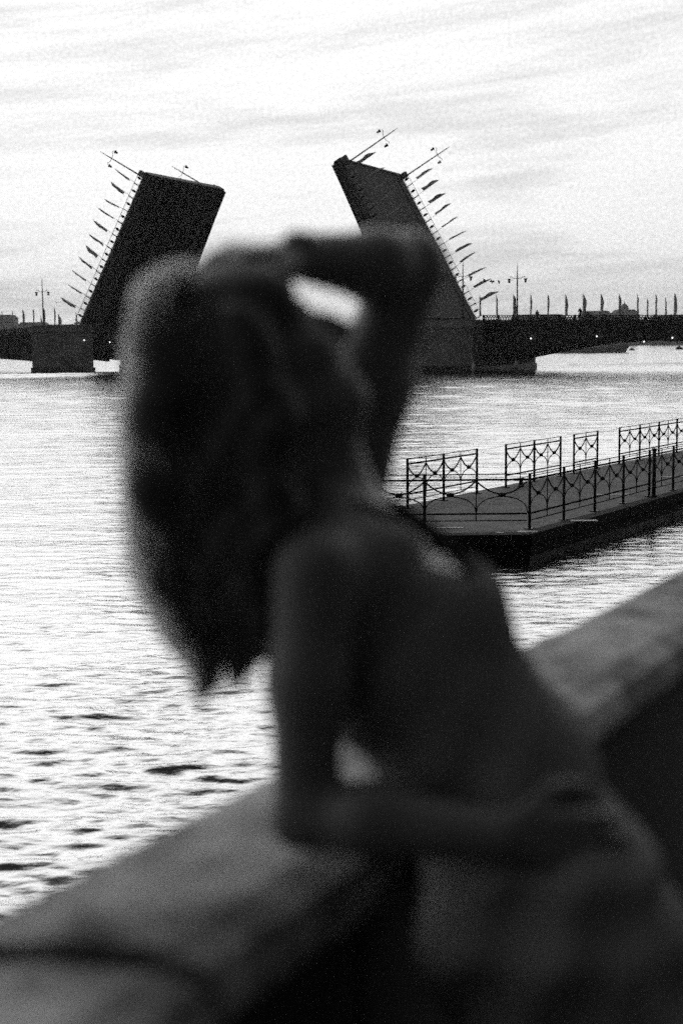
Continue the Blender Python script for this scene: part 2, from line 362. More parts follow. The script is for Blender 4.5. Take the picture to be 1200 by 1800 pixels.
# mooring post at the pier edge and a bollard on the far edge
mo = empty('mooring_post', (cR+PD*7.22-PN*.16+Vector((0, 0, ZT)))); tag(mo, 'stout iron mooring post standing just outside the long pier railing', 'mooring post')
MB().tube([(0, 0, 0), (0, 0, 1.2)], .05, 10).build('shaft', M['iron'], mo); MB().lathe([(.11, 0), (.11, .03), (.06, .05)], (0, 0, .004), 12).build('foot', M['iron'], mo)
MB().lathe([(.05, 0), (.07, .02), (.06, .06), (.0, .075)], (0, 0, 1.2), 12).build('cap', M['iron'], mo)
bo = empty('cleat', (bR+PD*5.95-PN*.25+Vector((0, 0, ZT)))); tag(bo, 'small iron mooring cleat at the foot of the middle far-edge railing section', 'cleat')
MB().lathe([(.1, 0), (.07, .04), (.05, .18), (.09, .2), (.09, .24), (0, .25)], (0, 0, .003), 12).build('stem', M['iron'], bo); MB().tube([(-.22, 0, .2), (.22, 0, .2)], .035, 8).build('horn', M['iron'], bo)

# ------------------------------------------------------------------ the drawbridge
BB = R(24.697); BA = Vector((math.cos(BB), -math.sin(BB), 0)); BV = Vector((math.sin(BB), math.cos(BB), 0)); BO = Vector((-16.279, 239.371, 0))
BZ = math.atan2(BA.y, BA.x); BW = 25.4; ZD = 8.73; U0 = 32.2
def bp(u, v, z): return BO+BA*u+BV*v+Vector((0, 0, z))
BM = Matrix.Translation(BO) @ Matrix.Rotation(BZ, 4, 'Z')              # local x = u, y = v

flag_meshes = []
for k in range(6):
    # narrow tall flag: pole side at x=0, cloth hanging 0.3-0.95 m wide, wavy
    wd = [.26, .4, .66, .48, .34, .55][k]; nz, nx = 14, 5; v = []; f = []
    for i in range(nz+1):
        z = 2.35+3.3*i/nz; wz = wd*(1-.75*max(0, (i/nz-.72)/.28)**1.3)*(.88+.12*math.sin(i*.7+k))
        for j in range(nx+1):
            x = .04+wz*j/nx; y = .09*math.sin(j*1.3+i*.35+k)*(j/nx)
            v.append((x, y, z-.12*j/nx))
    for i in range(nz):
        for j in range(nx): a = i*(nx+1)+j; f.append((a, a+1, a+nx+2, a+nx+1))
    o = len(v); v += [(x, y+.02, z) for x, y, z in v]; f += [tuple(q+o for q in reversed(g)) for g in f]
    mb = MB(); mb.add(v, f, True); flag_meshes.append(mb.mesh('cloth', M['flag']))
pole_mesh = MB().tube([(0, 0, 0), (0, 0, 5.8)], [.035, .02], 6).mesh('pole', M['steel'])
n_flag = 0
def flag(mw, label, group, k=None):
    global n_flag
    r = empty('flag', matrix=mw); tag(r, label, 'flag', group)
    link('pole', pole_mesh, r); link('cloth', flag_meshes[(n_flag*5+n_flag//3) % 6 if k is None else k], r); n_flag += 1

def lamp_post(mw, label, h=8.4, double=True, group='lamp posts on the bridge'):
    r = empty('lamp_post', matrix=mw); tag(r, label, 'street lamp', group)
    MB().lathe([(.28, 0), (.28, .5), (.2, .8), (.13, 1.1), (.10, h*.75), (.06, h)], n=10).build('column', M['steel'], r)
    MB().lathe([(.05, 0), (.12, .1), (.05, .2), (.03, .8), (.0, .95)], (0, 0, h-.1), 8).build('finial', M['steel'], r)
    for s in (-1, 1):
        MB().tube([(0, 0, h*.80), (s*.6, 0, h*.81), (s*1.05, 0, h*.845), (s*1.25, 0, h*.83)], .045, 6).build('bracket', M['steel'], r)
        l = MB().lathe([(.02, .28), (.28, .2), (.3, .12), (.2, .05), (.18, -.02)], (s*1.3, 0, h*.775), 10).build('lantern', M['steel'], r)
        MB().lathe([(.17, 0), (.2, -.2), (.12, -.36), (.0, -.4)], (s*1.3, 0, h*.77), 10).build('globe', M['glass'], l)

post_me = MB().box(-.07, .07, -.07, .07, 0, 1.15).mesh('post', M['steel'])
med_me = MB().lathe([(.0, -.5), (.17, -.32), (.24, 0), (.17, .32), (.0, .5)], (0, 0, .60), 8, 1, .5).mesh('medallion', M['steel'])
def bars_mesh(l):
    mb = MB(); 
    mb.beam((0, 0, .12), (l, 0, .12), .05); mb.beam((0, 0, .05), (.3, 0, .28), .03); mb.beam((l, 0, .05), (l-.3, 0, .28), .03)
    for i in range(1, 7): mb.beam((l*i/7, 0, .12), (l*i/7, 0, 1.1), .016)
    return mb.mesh('panel', M['steel'])
rail_panel = bars_mesh(2.4)

LL = 28.775
def leaf(side, th, label):
    """local frame: x from hinge to tip, y across the roadway, z out of the roadway"""
    ex = Vector((-side*BA.x, -side*BA.y, 0))*math.cos(th)+Vector((0, 0, math.sin(th)))
    ez = Vector((side*BA.x, side*BA.y, 0))*math.sin(th)+Vector((0, 0, math.cos(th)))
    ey = ez.cross(ex)
    org = bp(side*U0, 0, ZD) if ey.dot(BV) > 0 else bp(side*U0, BW, ZD)
    mw = Matrix((ex, ey, ez)).transposed().to_4x4(); mw.translation = org
    near0 = ey.dot(BV) > 0                                   # y=0 is the side towards the embankment
    r = empty('bridge_leaf', matrix=mw); tag(r, label, 'bridge leaf')
    MB().box(0, LL, 2.6, BW-2.6, -.42, 0).build('roadway', M['asphalt'], r)
    for y0, y1 in ((0, 2.597), (BW-2.597, BW)): MB().box(0, LL, y0, y1, -.34, .16).build('sidewalk', M['asphalt'], r)
    MB().box(LL+.003, LL+.28, .1, BW-.1, -1.1, .2).build('end_beam', M['steel'], r)
    for y in (0, BW):
        for x0, x1 in ((LL-.9, LL+.1),): MB().cbox(x0, x1, y-.15 if y == 0 else y-.45, y+.45 if y == 0 else y+.15, .163, 1.25, .05).build('end_cabinet', M['sign'], r)
    def dep(x): return 1.25+2.3*(1-x/LL)**1.25
    for i, y in enumerate((.35, 4.2, 7.8, 11.1, 14.3, 17.6, 21.2, BW-.35)):
        xs = [LL*k/12 for k in range(13)]
        poly = [(x, -.43) for x in xs]+[(x, -.43-dep(x)) for x in reversed(xs)]
        mb = MB(); mb.prism(poly[::-1], y-.06, y+.06)
        for a, b in zip(xs, xs[1:]): mb.beam((a, y, -.46-dep(a)), (b, y, -.46-dep(b)), .38, .07, (0, 0, 1))
        for x in xs[1:]:
            mb.beam((x-.2, y-.1, -.5), (x-.2, y-.1, -.43-dep(x)), .1, .25); mb.beam((x-.2, y+.1, -.5), (x-.2, y+.1, -.43-dep(x)), .1, .25)
        mb.build('main_girder', M['steel'], r)
    for k in range(1, 13):
        x = LL*k/12-1.2
        MB().box(x-.06, x+.06, .45, BW-.45, -.44-dep(x)*.55, -.425).build('cross_beam', M['steel_mid'], r)
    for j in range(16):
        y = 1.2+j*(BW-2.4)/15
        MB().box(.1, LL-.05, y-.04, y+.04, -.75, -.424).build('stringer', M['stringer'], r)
    # outer fascia beam with lattice work
    for y, s in ((-.2, -1), (BW+.2, 1)):
        mb = MB(); mb.beam((0, y, -.12), (LL, y, -.12), .14, .3); mb.beam((0, y, -1.25), (LL, y, -1.05), .14, .16)
        for k in range(24):
            x = LL*k/24; mb.beam((x, y, -.1), (x, y, -1.2), .1); mb.beam((x, y, -1.2), (x+LL/24, y, -.2), .07)
            mb.beam((x, y, -.12), (x, y-s*.5, -.3), .1)
        mb.build('outer_lattice', M['steel_mid'], r)
    MB().box(-2.6, 1.4, 1.0, BW-1.0, -4.6, -.45).build('counterweight', M['steel'], r)
    for y in (.05, BW-.05):
        for k in range(13): link('post', post_me, r, (k*LL/12, y, .16))
        for k in range(12):
            link('rail_panel', rail_panel, r, (k*LL/12, y, .16)); link('medallion', med_me, r, ((k+.5)*LL/12, y, .16))
        MB().beam((0, y, 1.33), (LL, y, 1.33), .07, .05).build('handrail', M['steel'], r)
    # lamp posts at the tip, standing on the leaf
    ny, fy = (.9, BW-.9) if near0 else (BW-.9, .9)
    nm = 'left-leaning' if side < 0 else 'right-leaning'
    which = 'raised leaf that shows its dark underside' if side < 0 else 'raised leaf that shows its roadway'
    short = 'raised leaf showing its underside' if side < 0 else 'raised leaf showing its roadway'
    for y, wd in ((ny, 'nearer'), (fy, 'farther')):
        lamp_post(mw @ Matrix.Translation((LL-.9, y, .165)), 'tilted lamp post at the %s tip corner of the %s' % (wd, short), 9.6)
    for y, wd in ((.25, 'near' if near0 else 'far'), (BW-.25, 'far' if near0 else 'near')):
        for k in range(11):
            x = LL*(11-k)/12+.2*math.sin(k*3.1)
            tilt = Matrix.Rotation(R(random.uniform(-6, 6)), 4, 'X') @ Matrix.Rotation(R(random.uniform(-5, 5)), 4, 'Y') @ Matrix.Rotation(random.uniform(-.9, .9)+(math.pi if side < 0 else 0), 4, 'Z')
            flag(mw @ Matrix.Translation((x, y, .165)) @ tilt, '%s flag from the tip on the %s railing of the %s' % (ORD[k], wd, short), 'flags along the railings of the raised leaves')
    return r
leaf(-1, R(60.5), 'raised bridge leaf whose dark ribbed underside faces the river gap')
leaf(1, R(61.0), 'raised bridge leaf whose grey roadway and two flagged railings are visible')

def bridge_pier(side, blocks, label):
    r = empty('bridge_pier', matrix=BM); tag(r, label, 'bridge pier')
    for (u0, u1, v0, v1, zt) in blocks:
        MB().cbox(u0, u1, v0, v1, 1.1, zt-1.25, .12).build('shaft', M['pier_stone'], r)
        MB().cbox(u0-.25, u1+.25, v0-.25, v1+.25, zt-1.25, zt-.85, .08).build('cornice', M['pier_stone'], r)
        MB().cbox(u0+.05, u1-.05, v0+.05, v1-.05, zt-.85, zt, .08).build('parapet', M['pier_stone'], r)
        MB().cbox(u0-.2, u1+.2, v0-.2, v1+.2, -1.5, 1.1, .1).build('waterline_course', M['pier_wet'], r)
    return r
bridge_pier(-1, [(-39.2, -28.6, -5, -1.6, 8.5), (-39.0, -30.0, 22.5, 27.5, 8.3)], 'square granite bridge pier below the raised leaf with the dark underside')
bridge_pier(1, [(29.0, 42.4, -5, 27.5, 8.15)], 'long dark granite bridge pier below the raised leaf showing its roadway')

def span(side, u0, u1, zdeck, zbot, label):
    r = empty('bridge_span', matrix=BM); tag(r, label, 'bridge span'); n = 20
    us = [u0+(u1-u0)*i/n for i in range(n+1)]
    s = 1 if u1 > u0 else -1
    poly = [(u, zdeck(u)) for u in us]+[(u, zdeck(u)-.5) for u in reversed(us)]
    MB().prism(poly[::-s], .3, BW-.3).build('roadway', M['asphalt'], r)
    for v in (.15, 6, 12.7, 19, BW-.15):
        poly = [(u, zdeck(u)-.5-.004) for u in us]+[(u, zbot(u)) for u in reversed(us)]
        mb = MB(); mb.prism(poly[::-s], v-.12, v+.12)
        for a, b in zip(us, us[1:]): mb.beam((a, v, zbot(a)-.05), (b, v, zbot(b)-.05), .8, .1)
        for u in us[1:-1]: mb.beam((u, v-.2, zdeck(u)-.55), (u, v-.2, zbot(u)), .12, .16)
        mb.build('arch_girder', M['steel'], r)
    mb = MB()
    for u in us[1:-1:2]: mb.box(u-.1, u+.1, .3, BW-.3, zbot(u)+.1, zbot(u)+.7)
    mb.build('cross_bracing', M['steel'], r)
    for v in (0, BW):
        nb = int(abs(u1-u0)/2.4)
        mb = MB()
        for i in range(n): mb.beam((us[i], v, zdeck(us[i])-.1), (us[i+1], v, zdeck(us[i+1])-.1), .5, .45)
        mb.build('cornice', M['steel'], r)
        mb = MB()
        for i in range(n): mb.beam((us[i], v, zdeck(us[i])+1.0), (us[i+1], v, zdeck(us[i+1])+1.0), .12, .12)
        mb.build('handrail', M['steel'], r)
        for k in range(nb+1):
            u = u0+s*k*2.4; o = link('post', span_post, r, (u, v, zdeck(u)))
            if k < nb: link('balustrade_panel', span_panel, r, (u if s > 0 else u-2.4, v, zdeck(u)+ (0 if s > 0 else 0)))
    return r
mb = MB(); mb.cbox(-.16, .16, -.14, .14, .1, 1.12, .03); span_post = mb.mesh('post', M['steel'])
mb = MB()
for i in range(5):
    a = .15+i*.42; mb.beam((a, 0, .14), (a+.42, 0, .92), .09, .1); mb.beam((a+.42, 0, .14), (a, 0, .92), .09, .1)
mb.beam((.1, 0, .2), (2.3, 0, .2), .1, .22); span_panel = mb.mesh('balustrade_panel', M['steel'])
zr = lambda u: 7.78-.016*(u-42.4)
def zrb(u):
    q = (u-42.5) % 48 - 24; return 4.75-2.75*(abs(q)/24)**2
span(1, 42.4, 92, zr, zrb, 'low dark bridge span with flags that continues from the long granite pier')
zl = lambda u: 7.35-.045*(abs(u)-39)
zlb = lambda u: 3.0-1.1*((abs(u)-60)/21)**2
span(-1, -39.2, -84, zl, zlb, 'low dark bridge span beyond the square granite pier')

FR = 'flags on the low bridge span from the long granite pier'
for k in range(18):
    u = 41.6+k*2.72; flag(BM @ Matrix.Translation((u, .3, zr(u)-1.15)) @ Matrix.Scale(.94, 4) @ Matrix.Rotation(random.uniform(-.5, .5), 4, 'Z'), '%s upright flag from the long pier along the near balustrade' % ORD[k], FR)
for k in range(12):
    u = 62+k*3.0; flag(BM @ Matrix.Translation((u, BW-.3, zr(u)-1.15)) @ Matrix.Scale(.94, 4) @ Matrix.Rotation(random.uniform(-.5, .5), 4, 'Z'), '%s smaller upright flag along the far balustrade counted from the long pier' % ORD[k], FR)
FL = 'flags on the low bridge span beyond the square granite pier'
for k in range(9):
    u = -38.5-k*2.3; flag(BM @ Matrix.Translation((u, 1.0, zl(u)-1.3)) @ Matrix.Rotation(random.uniform(-.7, .7), 4, 'Z'), '%s upright flag from the square pier along the near balustrade' % ORD[k], FL)
for k in range(6):
    u = -37-k*4.2; flag(BM @ Matrix.Translation((u, BW-2, zl(u)-1.2)) @ Matrix.Rotation(random.uniform(-.7, .7), 4, 'Z'), '%s smaller upright flag from the square pier along the far balustrade' % ORD[k], FL)

def up_at(u, v, z, rz=0): return BM @ Matrix.Translation((u, v, z)) @ Matrix.Rotation(rz, 4, 'Z')
lamp_post(up_at(-40.6, .6, 7.25), 'upright lamp post on the low span beside the square granite pier', 9.0)
lamp_post(up_at(38.8, .6, 7.95), 'upright lamp post on the long granite pier in front of the raised roadway', 8.6)
lamp_post(up_at(47.6, .6, 7.72), 'upright double lamp post on the low flagged span', 8.2)

SG = 'signal lamps on the bridge'
def signal(u, v, z, label, board=True, lit=True, bs=.62):
    r = empty('signal_lamp', matrix=up_at(u, v, z)); tag(r, label, 'signal lamp', SG)
    MB().beam((0, .3, 0), (0, -.05, 0), .08).build('bracket', M['steel'], r)
    if lit: MB().lathe([(.0, -.14), (.09, -.09), (.13, 0), (.09, .09), (.0, .14)], (0, -.25, 0), 10).build('lamp', M['lamp'], r)
    if board: MB().cbox(.18, .18+bs, -.2, -.12, -.3, .38, .02).build('board', M['sign'], r)
signal(50.1, -.2, 5.2, 'small lit white signal lamp with board nearest the long granite pier')
signal(60.3, -.2, 5.4, 'small lit white signal lamp with board above the motor ship bow', )
signal(66.2, -.2, 5.5, 'small unlit grey signal board between two lit signal lamps on the span', lit=False)
signal(67.3, .1, 4.55, 'small lit white lamp hung low under the span arch without a board', board=False)
signal(71.5, -.2, 5.05, 'small lit white signal lamp with board beside the low hung lamp, towards the bank')
signal(-28.2, -4.6, 5.8, 'small lit white lamp on the corner of the square granite pier')
signal(-27.4, 2, 5.4, 'tiny lit lamp hung under the dark raised leaf beside the square pier', board=False)

# mooring fender beside the long pier, with white navigation markers
fe = empty('pier_fender', matrix=up_at(46, -3, 0)); tag(fe, 'low grey fender platform at the water beside the long granite pier', 'fender')
MB().cbox(-3.4, 3.2, -1.2, 3, -.4, .55, .08).build('platform', M['steel_mid'], fe); MB().cbox(-3.4, 3.2, -1.4, -1.2, -.4, .35, .04).build('rubbing_strip', M['rubber'], fe)
for u, v, z, h, lb in ((48.3, -2, .552, 1.5, 'white cone topped navigation marker on the end of the fender platform'), (42.75, -5.6, 0.0, 1.9, 'white navigation marker at the waterline of the long granite pier')):
    r = empty('navigation_marker', matrix=up_at(u, v, z)); tag(r, lb, 'marker', 'white navigation markers')
    MB().lathe([(.28, 0), (.3, h*.55), (.12, h*.8), (.03, h)], n=10).build('cone', M['pale'], r); MB().lathe([(.36, 0), (.36, .12)], n=10).build('base', M['steel'], r)

# people by the balustrade of the low span (simple skinned figures, far away)
def far_person(u, v, z, lean, label):
    me = bpy.data.meshes.new('person'); bm = bmesh.new(); sk = bm.verts.layers.skin.verify()
    P = dict(pel=(0, 0, .95, .16), ch=(0, lean*.25, 1.3, .19), nk=(0, lean*.3, 1.5, .07), hd=(0, lean*.34, 1.66, .12), hk=(0, lean*.35, 1.76, .07),
             lk=(-.1, .02, .5, .09), lf=(-.11, 0, .05, .07), rk=(.1, -.02, .5, .09), rf=(.11, 0, .05, .07), ls=(-.2, lean*.28, 1.42, .08), le=(-.26, lean*.35, 1.15, .055), lh=(-.2, lean*.6, 1.0, .045),
             rs=(.2, lean*.28, 1.42, .08), re=(.26, lean*.35, 1.15, .055), rh=(.2, lean*.6, 1.0, .045))
    V = {}
    for k, (x, y, z_, rd) in P.items(): V[k] = bm.verts.new((x, y, z_)); V[k][sk].radius = (rd, rd); 
    V['pel'][sk].use_root = True
    for a, b in (('pel', 'ch'), ('ch', 'nk'), ('nk', 'hd'), ('hd', 'hk'), ('pel', 'lk'), ('lk', 'lf'), ('pel', 'rk'), ('rk', 'rf'), ('ch', 'ls'), ('ls', 'le'), ('le', 'lh'), ('ch', 'rs'), ('rs', 're'), ('re', 'rh')): bm.edges.new((V[a], V[b]))
    bm.to_mesh(me); bm.free(); o = bpy.data.objects.new('person', me); col.objects.link(o)
    o.modifiers.new('s', 'SKIN'); sb = o.modifiers.new('u', 'SUBSURF'); sb.levels = sb.render_levels = 2
    dg = bpy.context.evaluated_depsgraph_get(); m2 = bpy.data.meshes.new_from_object(o.evaluated_get(dg)); o.modifiers.clear(); o.data = m2
    m2.materials.clear(); m2.materials.append(M['cloth']); o.matrix_world = up_at(u, v, z); tag(o, label, 'person', 'people on the bridge')
far_person(57.3, 1.2, zr(57)+.45, -.5, 'dark clad standing person leaning on the balustrade of the low flagged span')
far_person(58.4, 1.4, zr(58)-.15, -.9, 'smaller hunched person next to the standing one on the low span')
far_person(50.6, 1.2, zr(50)+.1, -.4, 'dark person on the low span just past the double lamp post')

# ------------------------------------------------------------------ boat, buoys, gulls
bt = empty('motor_ship', (104.5, 606, 0), R(-14)); tag(bt, 'grey and white river motor ship with raised bow under the low span', 'boat')
nst = 14; v = []; f = []
for i in range(nst+1):
    t = i/nst; x = -16+32*t; wdt = 2.6*(1-max(0, (t-.55)/.45)**2.2)+.02; sh = 2.6+1.7*max(0, (t-.35)/.65)**1.6; fl = .62
    xs_ = x+1.6*max(0, t-.6)/.4
    v += [(x-.2, -wdt*fl, -.5), (xs_*.985, -wdt*.9, sh*.55), (xs_, -wdt, sh), (xs_, wdt, sh), (xs_*.985, wdt*.9, sh*.55), (x-.2, wdt*fl, -.5)]
for i in range(nst):
    for j in range(5): f.append((i*6+j, (i+1)*6+j, (i+1)*6+j+1, i*6+j+1))
    f.append((i*6+5, (i+1)*6+5, (i+1)*6, i*6))
f += [(5, 4, 3, 2, 1, 0), tuple(nst*6+j for j in range(6))]
MB().add(v, f).build('hull', M['hull'], bt)
v = []; f = []
for i in range(nst+1):
    t = i/nst; x = -16+32*t; wdt = 2.6*(1-max(0, (t-.55)/.45)**2.2)+.06; sh = 2.6+1.7*max(0, (t-.35)/.65)**1.6; xs_ = x+1.6*max(0, t-.6)/.4
    v += [(xs_, -wdt-.03, sh*.72), (xs_+.05, -wdt-.05, sh+.9), (xs_+.05, -wdt+.1, sh+.9), (xs_, -wdt+.1, sh*.72), (xs_, wdt+.03, sh*.72), (xs_+.05, wdt+.05, sh+.9), (xs_+.05, wdt-.1, sh+.9), (xs_, wdt-.1, sh*.72)]
for i in range(nst):
    for o in (0, 4):
        for j in range(4): f.append((i*8+o+j, (i+1)*8+o+j, (i+1)*8+o+(j+1) % 4, i*8+o+(j+1) % 4))
MB().add(v, f).build('bulwark', M['white'], bt)
MB().cbox(-12, 2, -1.9, 1.9, 2.5, 4.6, .15).build('cabin', M['hull'], bt); c_ = MB().cbox(-1.5, 3.6, -1.5, 1.5, 4.0, 5.2, .15).build('wheelhouse', M['white'], bt)
for k in range(6): MB().box(-11+k*2.1, -9.6+k*2.1, -1.95, -1.901, 3.3, 4.1).build('window', M['window'], bt)
MB().tube([(1, 0, 5.2), (1, 0, 8)], .06, 6).build('mast', M['steel'], bt)
for x, y, s, lb in ((148, 726, 1.0, 'dark low buoy on the bright water under the low span'), (180, 760, 1.45, 'larger dark buoy with rounded top, nearer the bank than the other')):
    r = empty('buoy', (x, y, 0)); tag(r, lb, 'buoy', 'dark buoys under the span'); r.scale = (s*1.5, s*1.5, s*1.25)
    MB().lathe([(.6, -.4), (1.0, .0), (1.0, .35), (.75, .6), (.3, .75)], n=14).build('float', M['rubber'], r); MB().lathe([(.3, .7), (.22, 1.1), (.0, 1.25)], n=10).build('cap', M['steel'], r)
def gull(loc, rz, roll, label):
    r = empty('gull', loc); r.rotation_euler = (roll, 0, rz); tag(r, label, 'gull', 'gulls over the bridge')
    MB().tube([(0, -.22, 0), (0, -.1, .01), (0, .08, .01), (0, .2, .02), (0, .27, .0)], [.01, .06, .075, .045, .01], 8).build('body', M['gull'], r)
    for s in (-1, 1):
        v = [(s*.04, -.09, .03), (s*.04, .09, .03), (s*.3, .11, .13), (s*.3, -.05, .12), (s*.65, .0, .05), (s*.65, -.05, .05)]
        v += [(x, y, z-.015) for x, y, z in v]; q = [(0, 1, 2, 3), (3, 2, 4, 5)]
        MB().add(v, q+[tuple(i+6 for i in reversed(g)) for g in q]+[(1, 0, 6, 7), (2, 1, 7, 8), (4, 2, 8, 10), (0, 3, 9, 6), (3, 5, 11, 9)]).build('wing', M['gull'], r)
for loc, rz, rl, lb in (((15.08, 150, 11.06), R(75), R(70), 'small gull in flight closest to the raised roadway railing'), ((15.91, 150.3, 10.93), R(60), R(75), 'small gull in flight, middle one of three near the double lamp post'),
                    ((16.62, 150, 10.87), R(80), R(65), 'small gull in flight closest to the double lamp post'), ((-39.27, 200, 10.79), R(10), R(0), 'small lone gull gliding beside the square granite pier')):
    gull(loc, rz, rl, lb)

# ------------------------------------------------------------------ far bank skyline
def building(x, y, wd, dp, h, label, dome=0, rows=4, rz=0., roof=4.):
    r = empty('building', (x, y, 4.3), rz); tag(r, label, 'building', 'buildings on the far bank')
    MB().box(-wd/2, wd/2, -dp/2, dp/2, 0, h).build('wall', M['build'], r)
    MB().prism([(-wd/2-.6, h+.01), (wd/2+.6, h+.01), (wd/2-roof, h+roof), (-wd/2+roof, h+roof)], -dp/2-.6, dp/2+.6).build('roof', M['roof'], r)
    if dome: MB().lathe([(dome, 0), (dome, dome*.5), (dome*1.02, dome*.55), (dome*.9, dome*1.1), (dome*.55, dome*1.55), (dome*.15, dome*1.8), (.1, dome*2.3)], (0, 0, h+roof*.6), 16).build('dome', M['roof'], r)
    mb = MB(); nc = max(3, int(wd/5))
    for i in range(rows):
        for k in range(nc): mb.box(-wd/2+(k+.3)*wd/nc, -wd/2+(k+.7)*wd/nc, -dp/2-.05, -dp/2-.003, h*(i+.25)/rows, h*(i+.75)/rows)
    tag(mb.build('window_rows', M['window'], r), kind='stuff')
def far_tree(x, y, h, label):
    r = empty('tree', (x, y, 4.3)); tag(r, label, 'tree', 'trees on the far bank')
    MB().tube([(0, 0, 0), (.3, 0, h*.4), (0, 0, h*.8)], [.9, .6, .2], 6).build('trunk', M['tree'], r)
    mb = MB()
    for i in range(260):
        d = rng.normal(size=3); d /= np.linalg.norm(d); q = rng.random()**.5
        c = Vector((d[0]*h*.42*q, d[1]*h*.42*q, h*.6+d[2]*h*.4*q)); s_ = h*.055*(.6+rng.random())
        a = Vector(rng.normal(size=3)).normalized(); b = a.orthogonal().normalized()
        mb.add([c+a*s_, c+b*s_, c-a*s_, c-b*s_, c+a.cross(b)*s_*.6], [(0, 1, 4), (1, 2, 4), (2, 3, 4), (3, 0, 4), (3, 2, 1, 0)])
    mb.build('crown', M['tree'], r)
B_ = [(-415, 1740, 46, 30, 33, 'wide pale building with tall flat roof at the far left of the skyline', 0), (-372, 1750, 34, 30, 24, 'lower building between the wide block and the domed one on the skyline', 0),
      (-340, 1755, 40, 30, 21, 'low long building on the skyline behind the square pier', 0), (-296, 1760, 24, 26, 22, 'small building partly hidden by the raised dark leaf', 4),
      (236, 1705, 60, 30, 26, 'long low building on the skyline under the first flags of the low span', 0), (300, 1690, 34, 30, 29, 'stepped building with higher roof in the middle of the low span skyline', 0),
      (333, 1680, 26, 28, 30, 'tall block with small dome at the end of the skyline row behind the span', 5), (382, 1650, 44, 30, 23, 'low long building beyond the gap in the skyline behind the span', 0), (425, 1620, 30, 26, 26, 'building at the right end of the skyline', 3)]
for x, y, wd, dp, h, lb, dm in B_: building(x, y, wd, dp, h+3, lb, dm)
for x, y, h, lb in ((-392, 1728, 24, 'rounded tree before the leftmost building'), (-352, 1735, 27, 'rounded tree before the low long building behind the square pier'), (-318, 1735, 30, 'tallest tree on the skyline right behind the square pier'), (-306, 1735, 26, 'tree just beside the tallest skyline tree'),
                    (268, 1690, 27, 'tree between the long low building and the stepped one'), (356, 1660, 22, 'small tree in the skyline gap behind the span'), (404, 1630, 24, 'small tree near the right end of the skyline')): far_tree(x, y, h, lb)

